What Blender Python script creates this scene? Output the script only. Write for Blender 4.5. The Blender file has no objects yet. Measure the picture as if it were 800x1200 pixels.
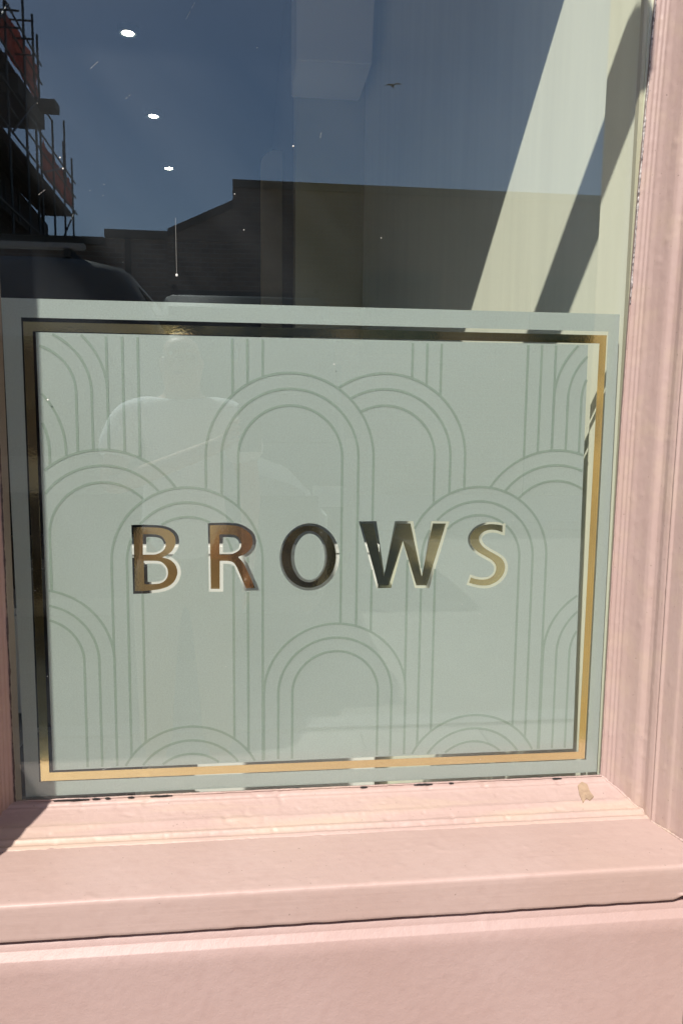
import bpy, bmesh, math, random
from mathutils import Vector, Matrix, noise
from math import radians as R, sin, cos, pi

random.seed(7)
S = bpy.context.scene
COL = S.collection

# ------------------------------------------------------------------ camera
YAW, PITCH, ROLL = 0.11678864, 0.12613524, 0.01118944
CAM = Vector((0.33074525, -1.2253946, 0.58624523))
fw = Vector((sin(YAW) * cos(PITCH), cos(YAW) * cos(PITCH), -sin(PITCH)))
r0 = Vector((cos(YAW), -sin(YAW), 0)); u0 = r0.cross(fw)
rt = cos(ROLL) * r0 + sin(ROLL) * u0; up = rt.cross(fw)
cd = bpy.data.cameras.new('camera'); cam = bpy.data.objects.new('camera', cd); COL.objects.link(cam)
m = Matrix((rt, up, -fw)).transposed().to_4x4(); m.translation = CAM; cam.matrix_world = m
cd.sensor_fit = 'VERTICAL'; cd.sensor_height = 36; cd.lens = 36 * 920 / 1200
cd.clip_start = 0.004; cd.clip_end = 2000
S.camera = cam

# ------------------------------------------------------------------ light
SUN_D = Vector((0.53, 1.0, -1.3)).normalized()          # direction the sunlight travels
EL = math.asin(-SUN_D.z)
w = bpy.data.worlds.new('World'); S.world = w; w.use_nodes = True
nt = w.node_tree; nt.nodes.clear()
sky = nt.nodes.new('ShaderNodeTexSky'); sky.sky_type = 'NISHITA'; sky.sun_disc = False
sky.sun_elevation = EL; sky.sun_rotation = math.atan2(-SUN_D.x, -SUN_D.y)
sky.air_density = 1.0; sky.dust_density = 0.7; sky.ozone_density = 3.0
bg = nt.nodes.new('ShaderNodeBackground'); bg.inputs[1].default_value = 0.12
wo = nt.nodes.new('ShaderNodeOutputWorld')
# thin high cirrus laid over the sky
tc = nt.nodes.new('ShaderNodeTexCoord'); mp = nt.nodes.new('ShaderNodeMapping')
mp.inputs['Rotation'].default_value = (0.5, 0.2, 0.7); mp.inputs['Scale'].default_value = (1.2, 5.5, 5.0)
nz = nt.nodes.new('ShaderNodeTexNoise'); nz.inputs['Scale'].default_value = 1.3; nz.inputs['Detail'].default_value = 7
nz.inputs['Distortion'].default_value = 0.5
mr = nt.nodes.new('ShaderNodeMapRange'); mr.inputs[1].default_value = 0.48; mr.inputs[2].default_value = 0.75; mr.inputs[3].default_value = 0; mr.inputs[4].default_value = 0.15
mx = nt.nodes.new('ShaderNodeMix'); mx.data_type = 'RGBA'; mx.inputs[7].default_value = (7.5, 7.9, 8.4, 1)
L = nt.links.new
L(tc.outputs['Generated'], mp.inputs[0]); L(mp.outputs[0], nz.inputs['Vector']); L(nz.outputs[0], mr.inputs[0])
L(mr.outputs[0], mx.inputs[0]); L(sky.outputs[0], mx.inputs[6]); L(mx.outputs[2], bg.inputs[0]); L(bg.outputs[0], wo.inputs[0])

sd = bpy.data.lights.new('sun', 'SUN'); sd.energy = 5.0; sd.angle = R(0.5); sd.color = (1.0, 0.955, 0.87)
sun = bpy.data.objects.new('sun', sd); COL.objects.link(sun)
sun.rotation_euler = SUN_D.to_track_quat('-Z', 'Y').to_euler(); sun.location = (-4, -8, 9)

vs = S.view_settings; vs.view_transform = 'Standard'; vs.look = 'None'; vs.gamma = 1; vs.exposure = 0.46
S.cycles.use_denoising = True
try:
    S.cycles.denoiser = 'OPENIMAGEDENOISE'
except Exception:
    pass
S.cycles.max_bounces = 10; S.cycles.diffuse_bounces = 5; S.cycles.glossy_bounces = 5; S.cycles.transparent_max_bounces = 24
S.cycles.caustics_reflective = False; S.cycles.caustics_refractive = False
S.cycles.sample_clamp_indirect = 6

# ------------------------------------------------------------------ helpers
def mat(name, col, rough=0.6, metal=0.0, var=0.0, vscale=8.0, bump=0.0, bscale=60.0, spec=0.5, col2=None, vmap=(1, 1, 1), coat=0.0, detail=6):
    m = bpy.data.materials.new(name); m.use_nodes = True
    n = m.node_tree.nodes; l = m.node_tree.links; b = n['Principled BSDF']
    b.inputs['Base Color'].default_value = (*col, 1); b.inputs['Roughness'].default_value = rough
    b.inputs['Metallic'].default_value = metal; b.inputs['Specular IOR Level'].default_value = spec
    b.inputs['Coat Weight'].default_value = coat
    tc = n.new('ShaderNodeTexCoord'); mp = n.new('ShaderNodeMapping'); mp.inputs['Scale'].default_value = vmap
    l.new(tc.outputs['Object'], mp.inputs[0])
    if var or col2:
        t = n.new('ShaderNodeTexNoise'); t.inputs['Scale'].default_value = vscale; t.inputs['Detail'].default_value = detail
        l.new(mp.outputs[0], t.inputs['Vector'])
        x = n.new('ShaderNodeMix'); x.data_type = 'RGBA'
        c2 = col2 or tuple(c * (1 - var) for c in col)
        x.inputs[6].default_value = (*c2, 1); x.inputs[7].default_value = (*(tuple(min(1, c * (1 + var)) for c in col) if not col2 else col), 1)
        rm = n.new('ShaderNodeMapRange'); rm.inputs[1].default_value = 0.35; rm.inputs[2].default_value = 0.65
        l.new(t.outputs[0], rm.inputs[0]); l.new(rm.outputs[0], x.inputs[0]); l.new(x.outputs[2], b.inputs['Base Color'])
    if bump:
        t2 = n.new('ShaderNodeTexNoise'); t2.inputs['Scale'].default_value = bscale; t2.inputs['Detail'].default_value = 5
        l.new(mp.outputs[0], t2.inputs['Vector'])
        bp = n.new('ShaderNodeBump'); bp.inputs['Strength'].default_value = 1; bp.inputs['Distance'].default_value = bump
        l.new(t2.outputs[0], bp.inputs['Height']); l.new(bp.outputs[0], b.inputs['Normal'])
    return m

def link(o, parent=None):
    COL.objects.link(o)
    if parent is not None:
        o.parent = parent
        o.matrix_parent_inverse = Matrix.Translation(-Vector(parent.location)) if False else Matrix.Identity(4)
    return o

def tag(o, label=None, cat=None, group=None, kind=None):
    if label: o['label'] = label
    if cat: o['category'] = cat
    if group: o['group'] = group
    if kind: o['kind'] = kind
    return o

def empty(name, label, cat, loc=(0, 0, 0), group=None):
    o = bpy.data.objects.new(name, None); COL.objects.link(o); o.location = loc
    o.empty_display_size = 0.1
    return tag(o, label, cat, group)

def mesh_obj(name, verts, faces, m, parent=None, smooth=False, kind=None):
    """verts in world coordinates; shifted by the parent's location"""
    off = Vector(parent.location) if parent is not None else Vector((0, 0, 0))
    if parent is not None and parent.parent is not None:
        off += Vector(parent.parent.location)
    vv = [Vector(v) - off for v in verts]
    c = Vector((0, 0, 0))
    if parent is not None or True:                 # origin at the mesh's own middle
        lo = Vector([min(v[i] for v in vv) for i in range(3)]); hi = Vector([max(v[i] for v in vv) for i in range(3)])
        c = (lo + hi) / 2
        if parent is None or parent.type == 'EMPTY':
            pass
    if parent is not None and parent.type == 'MESH':
        c = Vector((0, 0, 0)); 
    me = bpy.data.meshes.new(name); me.from_pydata([v - c for v in vv], [], faces); me.update()
    me.materials.append(m)
    if smooth:
        for p in me.polygons: p.use_smooth = True
    o = bpy.data.objects.new(name, me); link(o, parent); o.location = c
    if parent is not None and parent.type == 'MESH':
        # parent mesh has its own origin: subtract it
        o.location = Vector((0, 0, 0))
    if kind: o['kind'] = kind
    return o

class MB:
    def __init__(s): s.v = []; s.f = []
    def add(s, v, f):
        k = len(s.v); s.v += [tuple(a) for a in v]; s.f += [tuple(k + i for i in q) for q in f]; return s
    def box(s, x0, x1, y0, y1, z0, z1):
        return s.add([(x0, y0, z0), (x1, y0, z0), (x1, y1, z0), (x0, y1, z0), (x0, y0, z1), (x1, y0, z1), (x1, y1, z1), (x0, y1, z1)],
                     [(0, 3, 2, 1), (4, 5, 6, 7), (0, 1, 5, 4), (1, 2, 6, 5), (2, 3, 7, 6), (3, 0, 4, 7)])
    def tube(s, a, b, r, n=8, r2=None):
        a = Vector(a); b = Vector(b); d = (b - a).normalized(); r2 = r if r2 is None else r2
        t = Vector((0, 0, 1)) if abs(d.z) < .9 else Vector((1, 0, 0)); e = d.cross(t).normalized(); g = d.cross(e)
        v = [a + r * (cos(2 * pi * i / n) * e + sin(2 * pi * i / n) * g) for i in range(n)] + [b + r2 * (cos(2 * pi * i / n) * e + sin(2 * pi * i / n) * g) for i in range(n)]
        f = [(i, (i + 1) % n, n + (i + 1) % n, n + i) for i in range(n)] + [tuple(range(n))[::-1], tuple(range(n, 2 * n))]
        return s.add(v, f)
    def prism(s, poly, axis, a, b):
        """poly: 2D points in the two other axes, extruded along axis a..b"""
        n = len(poly)
        def P(p, t):
            if axis == 'x': return (t, p[0], p[1])
            if axis == 'y': return (p[0], t, p[1])
            return (p[0], p[1], t)
        v = [P(p, a) for p in poly] + [P(p, b) for p in poly]
        f = [(i, (i + 1) % n, n + (i + 1) % n, n + i) for i in range(n)] + [tuple(range(n))[::-1], tuple(range(n, 2 * n))]
        return s.add(v, f)
    def build(s, name, m, parent=None, smooth=False, bevel=0, kind=None, seg=2):
        o = mesh_obj(name, s.v, s.f, m, parent, smooth, kind)
        bm = bmesh.new(); bm.from_mesh(o.data); bmesh.ops.recalc_face_normals(bm, faces=bm.faces)
        if bevel: bmesh.ops.bevel(bm, geom=list(bm.edges), offset=bevel, segments=seg, affect='EDGES', clamp_overlap=True)
        bm.to_mesh(o.data); bm.free()
        return o

# sub-part helper: child of a mesh part, geometry given in world coordinates
def sub(mb, name, m, part, **k):
    root = part.parent
    base = Vector(part.location) + (Vector(root.location) if root else Vector())
    mb.v = [tuple(Vector(v) - base) for v in mb.v]
    me = bpy.data.meshes.new(name); me.from_pydata(mb.v, [], mb.f); me.materials.append(m)
    bm = bmesh.new(); bm.from_mesh(me); bmesh.ops.recalc_face_normals(bm, faces=bm.faces)
    if k.get('bevel'): bmesh.ops.bevel(bm, geom=list(bm.edges), offset=k['bevel'], segments=2, affect='EDGES', clamp_overlap=True)
    bm.to_mesh(me); bm.free()
    o = bpy.data.objects.new(name, me); COL.objects.link(o); o.parent = part
    return o

# ------------------------------------------------------------------ materials
def paint_mat(name, base, sun_streak=0.0, fine=0.00022, worn=True, brush=(6, 150, 150)):
    m = bpy.data.materials.new(name); m.use_nodes = True
    n = m.node_tree.nodes; l = m.node_tree.links; b = n['Principled BSDF']
    b.inputs['Roughness'].default_value = 0.5; b.inputs['Specular IOR Level'].default_value = 0.4
    g = n.new('ShaderNodeNewGeometry')
    def noi(sc, det, vm=None):
        t = n.new('ShaderNodeTexNoise'); t.inputs['Scale'].default_value = sc; t.inputs['Detail'].default_value = det
        if vm:
            q = n.new('ShaderNodeMapping'); q.inputs['Scale'].default_value = vm; l.new(g.outputs['Position'], q.inputs[0]); l.new(q.outputs[0], t.inputs['Vector'])
        else: l.new(g.outputs['Position'], t.inputs['Vector'])
        return t
    def rng(src, a, c, lo, hi):
        r = n.new('ShaderNodeMapRange'); r.inputs[1].default_value = a; r.inputs[2].default_value = c; r.inputs[3].default_value = lo; r.inputs[4].default_value = hi
        l.new(src, r.inputs[0]); return r.outputs[0]
    def mix(f, a, c):
        x = n.new('ShaderNodeMix'); x.data_type = 'RGBA'
        l.new(f, x.inputs[0])
        if isinstance(a, tuple): x.inputs[6].default_value = (*a, 1)
        else: l.new(a, x.inputs[6])
        x.inputs[7].default_value = (*c, 1)
        return x.outputs[2]
    c = mix(rng(noi(5, 5).outputs[0], .35, .7, 0, 1), base, tuple(k * q for k, q in zip(base, (0.93, 0.90, 0.88))))
    c = mix(rng(noi(55, 6).outputs[0], .5, .75, 0, .45), c, tuple(k * q for k, q in zip(base, (0.88, 0.84, 0.83))))
    if worn:
        c = mix(rng(noi(3.2, 3).outputs[0], .54, .72, 0, .25), c, (base[0] * 1.03, base[1] * 1.05, base[2] * 0.95))
        c = mix(rng(noi(210, 3).outputs[0], .715, .75, 0, .8), c, (0.16, 0.12, 0.10))
    if sun_streak:
        c = mix(rng(noi(9, 4, (0.5, 3, 3)).outputs[0], .48, .66, 0, sun_streak), c, (0.49, 0.38, 0.27))  # yellow painted in for sunlight thrown back by the gold border
    l.new(c, b.inputs['Base Color'])
    h = n.new('ShaderNodeMath'); h.operation = 'ADD'
    a1 = n.new('ShaderNodeMath'); a1.operation = 'MULTIPLY'; a1.inputs[1].default_value = 2.0; l.new(noi(70, 5).outputs[0], a1.inputs[0])
    b1 = n.new('ShaderNodeMath'); b1.operation = 'MULTIPLY'; b1.inputs[1].default_value = 1.6 if brush else .8
    l.new(noi(1, 4, brush).outputs[0] if brush else noi(420, 4).outputs[0], b1.inputs[0])
    l.new(a1.outputs[0], h.inputs[0]); l.new(b1.outputs[0], h.inputs[1])
    bp = n.new('ShaderNodeBump'); bp.inputs['Strength'].default_value = 1; bp.inputs['Distance'].default_value = fine
    l.new(h.outputs[0], bp.inputs['Height']); l.new(bp.outputs[0], b.inputs['Normal'])
    return m

PINK = (0.420, 0.302, 0.274)
M_pink = paint_mat('pink_gloss_paint', PINK)
M_pink_mould = paint_mat('pink_paint_on_mouldings', PINK, sun_streak=0.38, fine=0.0004)
M_pink_jamb = paint_mat('pink_paint_on_jambs', PINK, sun_streak=0.22, fine=0.00026, brush=(150, 150, 6))
M_riser = paint_mat('pink_orange_peel_paint', (0.400, 0.283, 0.264), fine=0.00042, worn=False, brush=None)
M_seal = mat('old_white_sealant', (0.52, 0.47, 0.45), 0.6, col2=(.10, .08, .08), vscale=170, bump=.0006, bscale=250)
M_dark = mat('dark_gap', (0.014, 0.011, 0.012), .9)
M_chip = mat('bare_chipped_filler', (0.31, 0.215, 0.145), .8, var=.15, vscale=120, bump=.0004, bscale=200)
M_cream = mat('cream_wall_paint', (0.90, 0.90, 0.74), .45, var=.03, vscale=5, bump=.0003, bscale=150, vmap=(1, 6, .4))
M_creamtrim = mat('cream_bead_paint', (0.55, 0.52, 0.38), .5)
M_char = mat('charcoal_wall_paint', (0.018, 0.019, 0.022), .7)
M_white = mat('white_paint', (0.62, 0.61, 0.57), .5, var=.05, vscale=3)
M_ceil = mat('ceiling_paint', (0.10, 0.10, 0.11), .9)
M_floor = mat('pale_floor_tile', (0.50, 0.47, 0.41), .45, var=.1, vscale=3)

# glass: thin pane, each face reflects by Fresnel, rest passes straight through
def glass_mat():
    m = bpy.data.materials.new('window_glass'); m.use_nodes = True
    n = m.node_tree.nodes; l = m.node_tree.links; n.clear()
    out = n.new('ShaderNodeOutputMaterial'); mixs = n.new('ShaderNodeMixShader')
    tr = n.new('ShaderNodeBsdfTransparent'); tr.inputs[0].default_value = (0.975, 0.985, 0.975, 1)
    gl = n.new('ShaderNodeBsdfGlossy'); gl.inputs['Roughness'].default_value = 0.0; gl.inputs[0].default_value = (.84, .95, 1, 1)
    geo = n.new('ShaderNodeNewGeometry')
    ior = n.new('ShaderNodeMapRange'); ior.inputs[3].default_value = 1.66; ior.inputs[4].default_value = 1 / 1.66
    fr = n.new('ShaderNodeFresnel')
    l.new(geo.outputs['Backfacing'], ior.inputs[0]); l.new(ior.outputs[0], fr.inputs['IOR'])
    l.new(fr.outputs[0], mixs.inputs[0]); l.new(tr.outputs[0], mixs.inputs[1]); l.new(gl.outputs[0], mixs.inputs[2])
    df = n.new('ShaderNodeBsdfDiffuse'); df.inputs[0].default_value = (.75, .82, .9, 1)
    mp = n.new('ShaderNodeMapping'); mp.inputs['Scale'].default_value = (.8, 1, 7)
    mp0 = n.new('ShaderNodeMapping'); mp0.inputs['Rotation'].default_value = (0, R(-48), 0); l.new(geo.outputs['Position'], mp0.inputs[0]); l.new(mp0.outputs[0], mp.inputs[0])
    t = n.new('ShaderNodeTexNoise'); t.inputs['Scale'].default_value = 1.0; t.inputs['Detail'].default_value = 5; t.inputs['Roughness'].default_value = .45
    l.new(mp.outputs[0], t.inputs['Vector'])
    rr = n.new('ShaderNodeMapRange'); rr.inputs[1].default_value = .42; rr.inputs[2].default_value = .72; rr.inputs[3].default_value = .000; rr.inputs[4].default_value = .020
    l.new(t.outputs[0], rr.inputs[0])
    sx = n.new('ShaderNodeSeparateXYZ'); l.new(geo.outputs['Position'], sx.inputs[0])
    rx = n.new('ShaderNodeMapRange'); rx.inputs[1].default_value = .0; rx.inputs[2].default_value = .6; rx.inputs[3].default_value = 1; rx.inputs[4].default_value = .25; l.new(sx.outputs[0], rx.inputs[0])
    mu = n.new('ShaderNodeMath'); mu.operation = 'MULTIPLY'; l.new(rr.outputs[0], mu.inputs[0]); l.new(rx.outputs[0], mu.inputs[1])
    md = n.new('ShaderNodeMixShader'); l.new(mu.outputs[0], md.inputs[0]); l.new(mixs.outputs[0], md.inputs[1]); l.new(df.outputs[0], md.inputs[2])
    l.new(md.outputs[0], out.inputs[0])
    return m
M_glass = glass_mat()

def film_mat(name, col, k_tr=0.48, k_clear=0.05):
    m = bpy.data.materials.new(name); m.use_nodes = True
    n = m.node_tree.nodes; l = m.node_tree.links; n.clear()
    out = n.new('ShaderNodeOutputMaterial')
    df = n.new('ShaderNodeBsdfDiffuse'); tl = n.new('ShaderNodeBsdfTranslucent'); tl.inputs[0].default_value = (0.80, 0.84, 0.76, 1)
    tp = n.new('ShaderNodeBsdfTransparent'); tp.inputs[0].default_value = (0.9, 0.95, 0.9, 1)
    gs = n.new('ShaderNodeBsdfGlossy'); gs.inputs['Roughness'].default_value = 0.42; gs.inputs[0].default_value = (0.9, 0.95, 1, 1)
    g = n.new('ShaderNodeNewGeometry')
    t = n.new('ShaderNodeTexNoise'); t.inputs['Scale'].default_value = 430; t.inputs['Detail'].default_value = 1
    t3 = n.new('ShaderNodeTexNoise'); t3.inputs['Scale'].default_value = 3.5; t3.inputs['Detail'].default_value = 3
    for q in (t, t3): l.new(g.outputs['Position'], q.inputs['Vector'])
    x = n.new('ShaderNodeMix'); x.data_type = 'RGBA'; x.inputs[6].default_value = (*[c * .66 for c in col], 1); x.inputs[7].default_value = (*[min(.95, c * 1.34) for c in col], 1)
    l.new(t.outputs[0], x.inputs[0])
    x2 = n.new('ShaderNodeMix'); x2.data_type = 'RGBA'; x2.blend_type = 'MULTIPLY'; x2.inputs[0].default_value = 1
    cr = n.new('ShaderNodeMapRange'); cr.inputs[1].default_value = .3; cr.inputs[2].default_value = .7; cr.inputs[3].default_value = .96; cr.inputs[4].default_value = 1.03
    l.new(t3.outputs[0], cr.inputs[0]); l.new(x.outputs[2], x2.inputs[6]); l.new(cr.outputs[0], x2.inputs[7])
    l.new(x2.outputs[2], df.inputs[0])
    bp = n.new('ShaderNodeBump'); bp.inputs['Distance'].default_value = .0004; bp.inputs['Strength'].default_value = .8
    l.new(t.outputs[0], bp.inputs['Height']); l.new(bp.outputs[0], gs.inputs['Normal']); l.new(bp.outputs[0], df.inputs['Normal'])
    m1 = n.new('ShaderNodeMixShader'); m1.inputs[0].default_value = k_tr; l.new(df.outputs[0], m1.inputs[1]); l.new(tl.outputs[0], m1.inputs[2])
    m2 = n.new('ShaderNodeMixShader'); m2.inputs[0].default_value = 0.10; l.new(m1.outputs[0], m2.inputs[1]); l.new(gs.outputs[0], m2.inputs[2])
    m3 = n.new('ShaderNodeMixShader'); m3.inputs[0].default_value = k_clear; l.new(m2.outputs[0], m3.inputs[1]); l.new(tp.outputs[0], m3.inputs[2])
    l.new(m3.outputs[0], out.inputs[0])
    return m
M_film = film_mat('frosted_film', (0.535, 0.605, 0.580))
M_line = film_mat('frosted_film_line', (0.29, 0.365, 0.305), 0.25, 0.0)

def foil_mat():
    m = bpy.data.materials.new('gold_mirror_foil'); m.use_nodes = True
    n = m.node_tree.nodes; l = m.node_tree.links; b = n['Principled BSDF']
    b.inputs['Base Color'].default_value = (0.92, 0.79, 0.41, 1); b.inputs['Metallic'].default_value = 1
    g = n.new('ShaderNodeNewGeometry'); t = n.new('ShaderNodeTexNoise'); t.inputs['Scale'].default_value = 260; t.inputs['Detail'].default_value = 3
    t2 = n.new('ShaderNodeTexNoise'); t2.inputs['Scale'].default_value = 14; t2.inputs['Detail'].default_value = 2
    l.new(g.outputs['Position'], t.inputs['Vector']); l.new(g.outputs['Position'], t2.inputs['Vector'])
    r = n.new('ShaderNodeMapRange'); r.inputs[3].default_value = .03; r.inputs[4].default_value = .16; r.inputs[1].default_value = .3; r.inputs[2].default_value = .75
    l.new(t2.outputs[0], r.inputs[0]); l.new(r.outputs[0], b.inputs['Roughness'])
    bp = n.new('ShaderNodeBump'); bp.inputs['Distance'].default_value = .00006; bp.inputs['Strength'].default_value = .5
    l.new(t.outputs[0], bp.inputs['Height']); l.new(bp.outputs[0], b.inputs['Normal'])
    return m
M_gold = foil_mat()

# ------------------------------------------------------------------ ground (structure)
GZ = -0.85
M_pave = mat('pale_paving', (0.34, 0.31, 0.27), .8, var=.12, vscale=4, bump=.002, bscale=40)
M_asph = mat('worn_asphalt', (0.20, 0.185, 0.16), .85, var=.18, vscale=6, bump=.003, bscale=80)
M_kerb = mat('kerb_stone', (0.30, 0.29, 0.27), .8, var=.1)
def struct(mb, name, m, **k):
    o = mb.build(name, m, **k); o['kind'] = 'structure'; return o
struct(MB().box(-300, 300, -300, 300, GZ - .6, GZ - .13), 'ground', M_asph)
struct(MB().box(-60, 60, -9.0, -2.35, GZ - .128, GZ - .12), 'road', M_asph)
pv = struct(MB().box(-60, 60, -2.2, 12, GZ - .128, GZ - .012), 'pavement', M_pave)
struct(MB().box(-60, 60, -12.4, -9.15, GZ - .128, GZ - .004), 'far_pavement', M_pave)
for y0 in (-2.35, -9.15):
    struct(MB().box(-60, 60, y0 + .003, y0 + .147, GZ - .128, GZ), 'kerb', M_kerb, bevel=.01)
# near slabs: the paving in front of the shop that the gold foil mirrors
M_slab = mat('paving_slab', (0.37, 0.335, 0.29), .8, var=.1, vscale=3, bump=.0015, bscale=60)
slab_me = None
for i in range(-5, 8):
    for j in range(4):
        x0 = i * .55 + (j % 2) * .27; y0 = -.32 - .46 * j
        o = MB().box(x0 + .004, x0 + .546, y0 - .456, y0 - .004, GZ - .05, GZ).build('paving_slab', M_slab, None, bevel=.004) if slab_me is None else bpy.data.objects.new('paving_slab', slab_me)
        if slab_me is None: slab_me = o.data
        else: COL.objects.link(o)
        o.location = (x0 + .275, y0 - .23, GZ - .025); o.parent = pv; o.matrix_parent_inverse = Matrix.Translation(-Vector(pv.location))

# ------------------------------------------------------------------ shopfront
shop = empty('shopfront', 'pink painted timber shopfront framing the frosted BROWS window', 'shopfront', (0.45, -0.1, GZ))
XR, XL = 0.9272, -0.0385
def lean(z): return .018 * max(0.0, (z - .2)) ** 2.2

def densify(pts, step):
    out = []
    for a, b in zip(pts[:-1], pts[1:]):
        k = max(1, int(math.ceil(math.dist(a, b) / step)))
        for i in range(k): out.append((a[0] + (b[0] - a[0]) * i / k, a[1] + (b[1] - a[1]) * i / k))
    out.append(pts[-1]); return out

def lumpy(p, amp=1.0, ridge=1.0):
    """old brush-painted timber: slow waviness, blobs and drips"""
    v = Vector(p)
    a = noise.noise(v * 7) * .0005 + noise.noise(v * 33) * .00022
    b = noise.noise(v * 120) * .00030 + noise.noise(v * 260) * .00014
    bl = max(0, noise.noise(v * Vector((70, 70, 70)) + Vector((9, 3, 4))) - .38) * .0030
    return (a + b + bl) * amp

def moulding(name, prof, axis, a0, a1, n, m, parent, amp=1.0, leanf=None):
    """prof: (s, t) pairs; axis 'x': s is z, 'z': s is x; t = how far it stands out (towards -y)"""
    P = densify(prof, .0022); K = len(P)
    nrm = []
    for i in range(K):
        q = P[min(i + 1, K - 1)]; r = P[max(i - 1, 0)]
        d = Vector((q[0] - r[0], q[1] - r[1])); d.normalize() if d.length else None
        nrm.append(Vector((-d.y, d.x)))
    V = []; F = []
    for j in range(n + 1):
        a = a0 + (a1 - a0) * j / n
        for i, (s_, t_) in enumerate(P):
            w_ = (a, -t_, s_) if axis == 'x' else (s_, -t_, a)
            d = lumpy(w_, amp)
            s2 = s_ + nrm[i].x * d; t2 = t_ + nrm[i].y * d
            if axis == 'x': V.append((a, -t2, s2))
            else: V.append((s2 + (leanf(a) if leanf else 0), -t2, a))
    for j in range(n):
        for i in range(K - 1):
            F.append((j * K + i, j * K + i + 1, (j + 1) * K + i + 1, (j + 1) * K + i))
    o = mesh_obj(name, V, F, m, parent, smooth=True)
    return o

# bottom glazing moulding: (z, t)
ZB = -0.0285
bead = [(ZB - .03, -.01), (ZB, -.001), (ZB - .001, .003), (ZB - .0035, .010), (ZB - .0065, .0125), (ZB - .0068, .016), (ZB - .0090, .019), (-.0415, .030), (-.0465, .046),
        (-.0470, .052), (-.0520, .061), (-.0550, .068), (-.0545, .0735), (-.0575, .0765), (-.0600, .080), (-.0590, .0850), (-.0612, .0890), (-.0640, .0915), (-.075, .0915)]
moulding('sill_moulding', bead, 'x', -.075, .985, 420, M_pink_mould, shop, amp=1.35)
# window sill board: top, rounded nose, front face with a wavy bottom edge above the crack
def wav(x): return .0012 * noise.noise(Vector((x * 7, 3, 1))) + .0008 * noise.noise(Vector((x * 40, 1, 5)))
V = []; F = []
prof = densify([(-.0610, .02), (-.0622, .09), (-.0632, .15), (-.0645, .2140), (-.0653, .2172), (-.0672, .2190), (-.075, .2196), (-.1160, .2200)], .004) + [(-.1170, .2190), (-.1172, .14)]
K = len(prof); n = 420
for j in range(n + 1):
    x = -.45 + 1.9 * j / n
    for i, (z, t) in enumerate(prof):
        d = lumpy((x, -t, z), .8)
        zz = z + (d if i < K - 9 else 0) + (wav(x) if z < -.112 else 0)
        if z < -.112 and x > .945: zz += .005 * min(1, (x - .945) / .012)
        V.append((x, -t - (d if z < -.064 else 0) * .5, zz))
for j in range(n):
    for i in range(K - 1): F.append((j * K + i, (j + 1) * K + i, (j + 1) * K + i + 1, j * K + i + 1))
mesh_obj('window_sill', V, F, M_pink, shop, smooth=True)
# stall riser under the sill: thin flat, chamfer, then the panel
V = []; F = []
prof = densify([(-.1232, .14), (-.1236, .2125), (-.1245, .2140), (-.1335, .2145), (-.1345, .2150), (-.1420, .2240), (-.1435, .2250), (GZ + .16, .2255)], .02)
K = len(prof); n = 300
for j in range(n + 1):
    x = -.45 + 1.418 * j / n
    for (z, t) in prof:
        d = lumpy((x, -t, z), .45)
        V.append((x, -t - d * (1 if z < -.13 else .5), z + (wav(x + 4) * .8 if z > -.125 else 0) + (d * .6 if -.15 < z < -.13 else 0)))
for j in range(n):
    for i in range(K - 1): F.append((j * K + i, (j + 1) * K + i, (j + 1) * K + i + 1, j * K + i + 1))
mesh_obj('stall_riser_panel', V, F, M_riser, shop, smooth=True)
MB().box(-.46, 1.6, -.160, -.02, GZ, -.0760).build('riser_backing', M_dark, shop)
MB().box(-.46, 1.6, -.24, -.02, GZ, GZ + .155).build('plinth', M_riser, shop, bevel=.004)
MB().box(.972, 1.6, -.2240, -.2, GZ + .155, -.124).build('riser_stile', M_riser, shop, bevel=.002)

# right jamb: (x, t)
jr = [(XR + .02, -.012), (XR + .001, -.003), (XR + .001, .003), (XR + .0065, .0075), (XR + .0075, .0105), (.9385, .0130), (.9395, .0165), (.9425, .0185), (.9435, .0225), (.9480, .030), (.9530, .043),
      (.9570, .056), (.9600, .0615), (.9665, .067), (.9690, .074), (.9690, .083), (.9715, .0905), (.9740, .0935), (.9712, .0955), (.9710, .0990), (.9748, .1010), (.9775, .112), (.9800, .122), (.9815, .1275), (.9840, .131), (.9870, .1400), (.9920, .165), (.9990, .190), (1.006, .208), (1.014, .2150), (1.13, .2165), (1.14, .21), (1.14, .0)]
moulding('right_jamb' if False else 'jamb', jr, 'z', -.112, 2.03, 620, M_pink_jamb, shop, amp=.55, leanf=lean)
# left mullion post, shaded side towards the window
jl = [(XL - .02, -.012), (XL - .001, -.003), (XL - .001, .003), (-.0440, .0075), (-.0450, .0105), (-.0485, .0130), (-.0495, .0165), (-.0525, .0185), (-.0535, .0225), (-.0580, .030), (-.0640, .043),
      (-.0690, .056), (-.0740, .0615), (-.0850, .065), (-.0880, .071), (-.1250, .074), (-.1870, .075)]
moulding('jamb', [(a, b) for a, b in jl][::-1], 'z', -.112, 2.03, 420, M_pink_jamb, shop, amp=.8)
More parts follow.
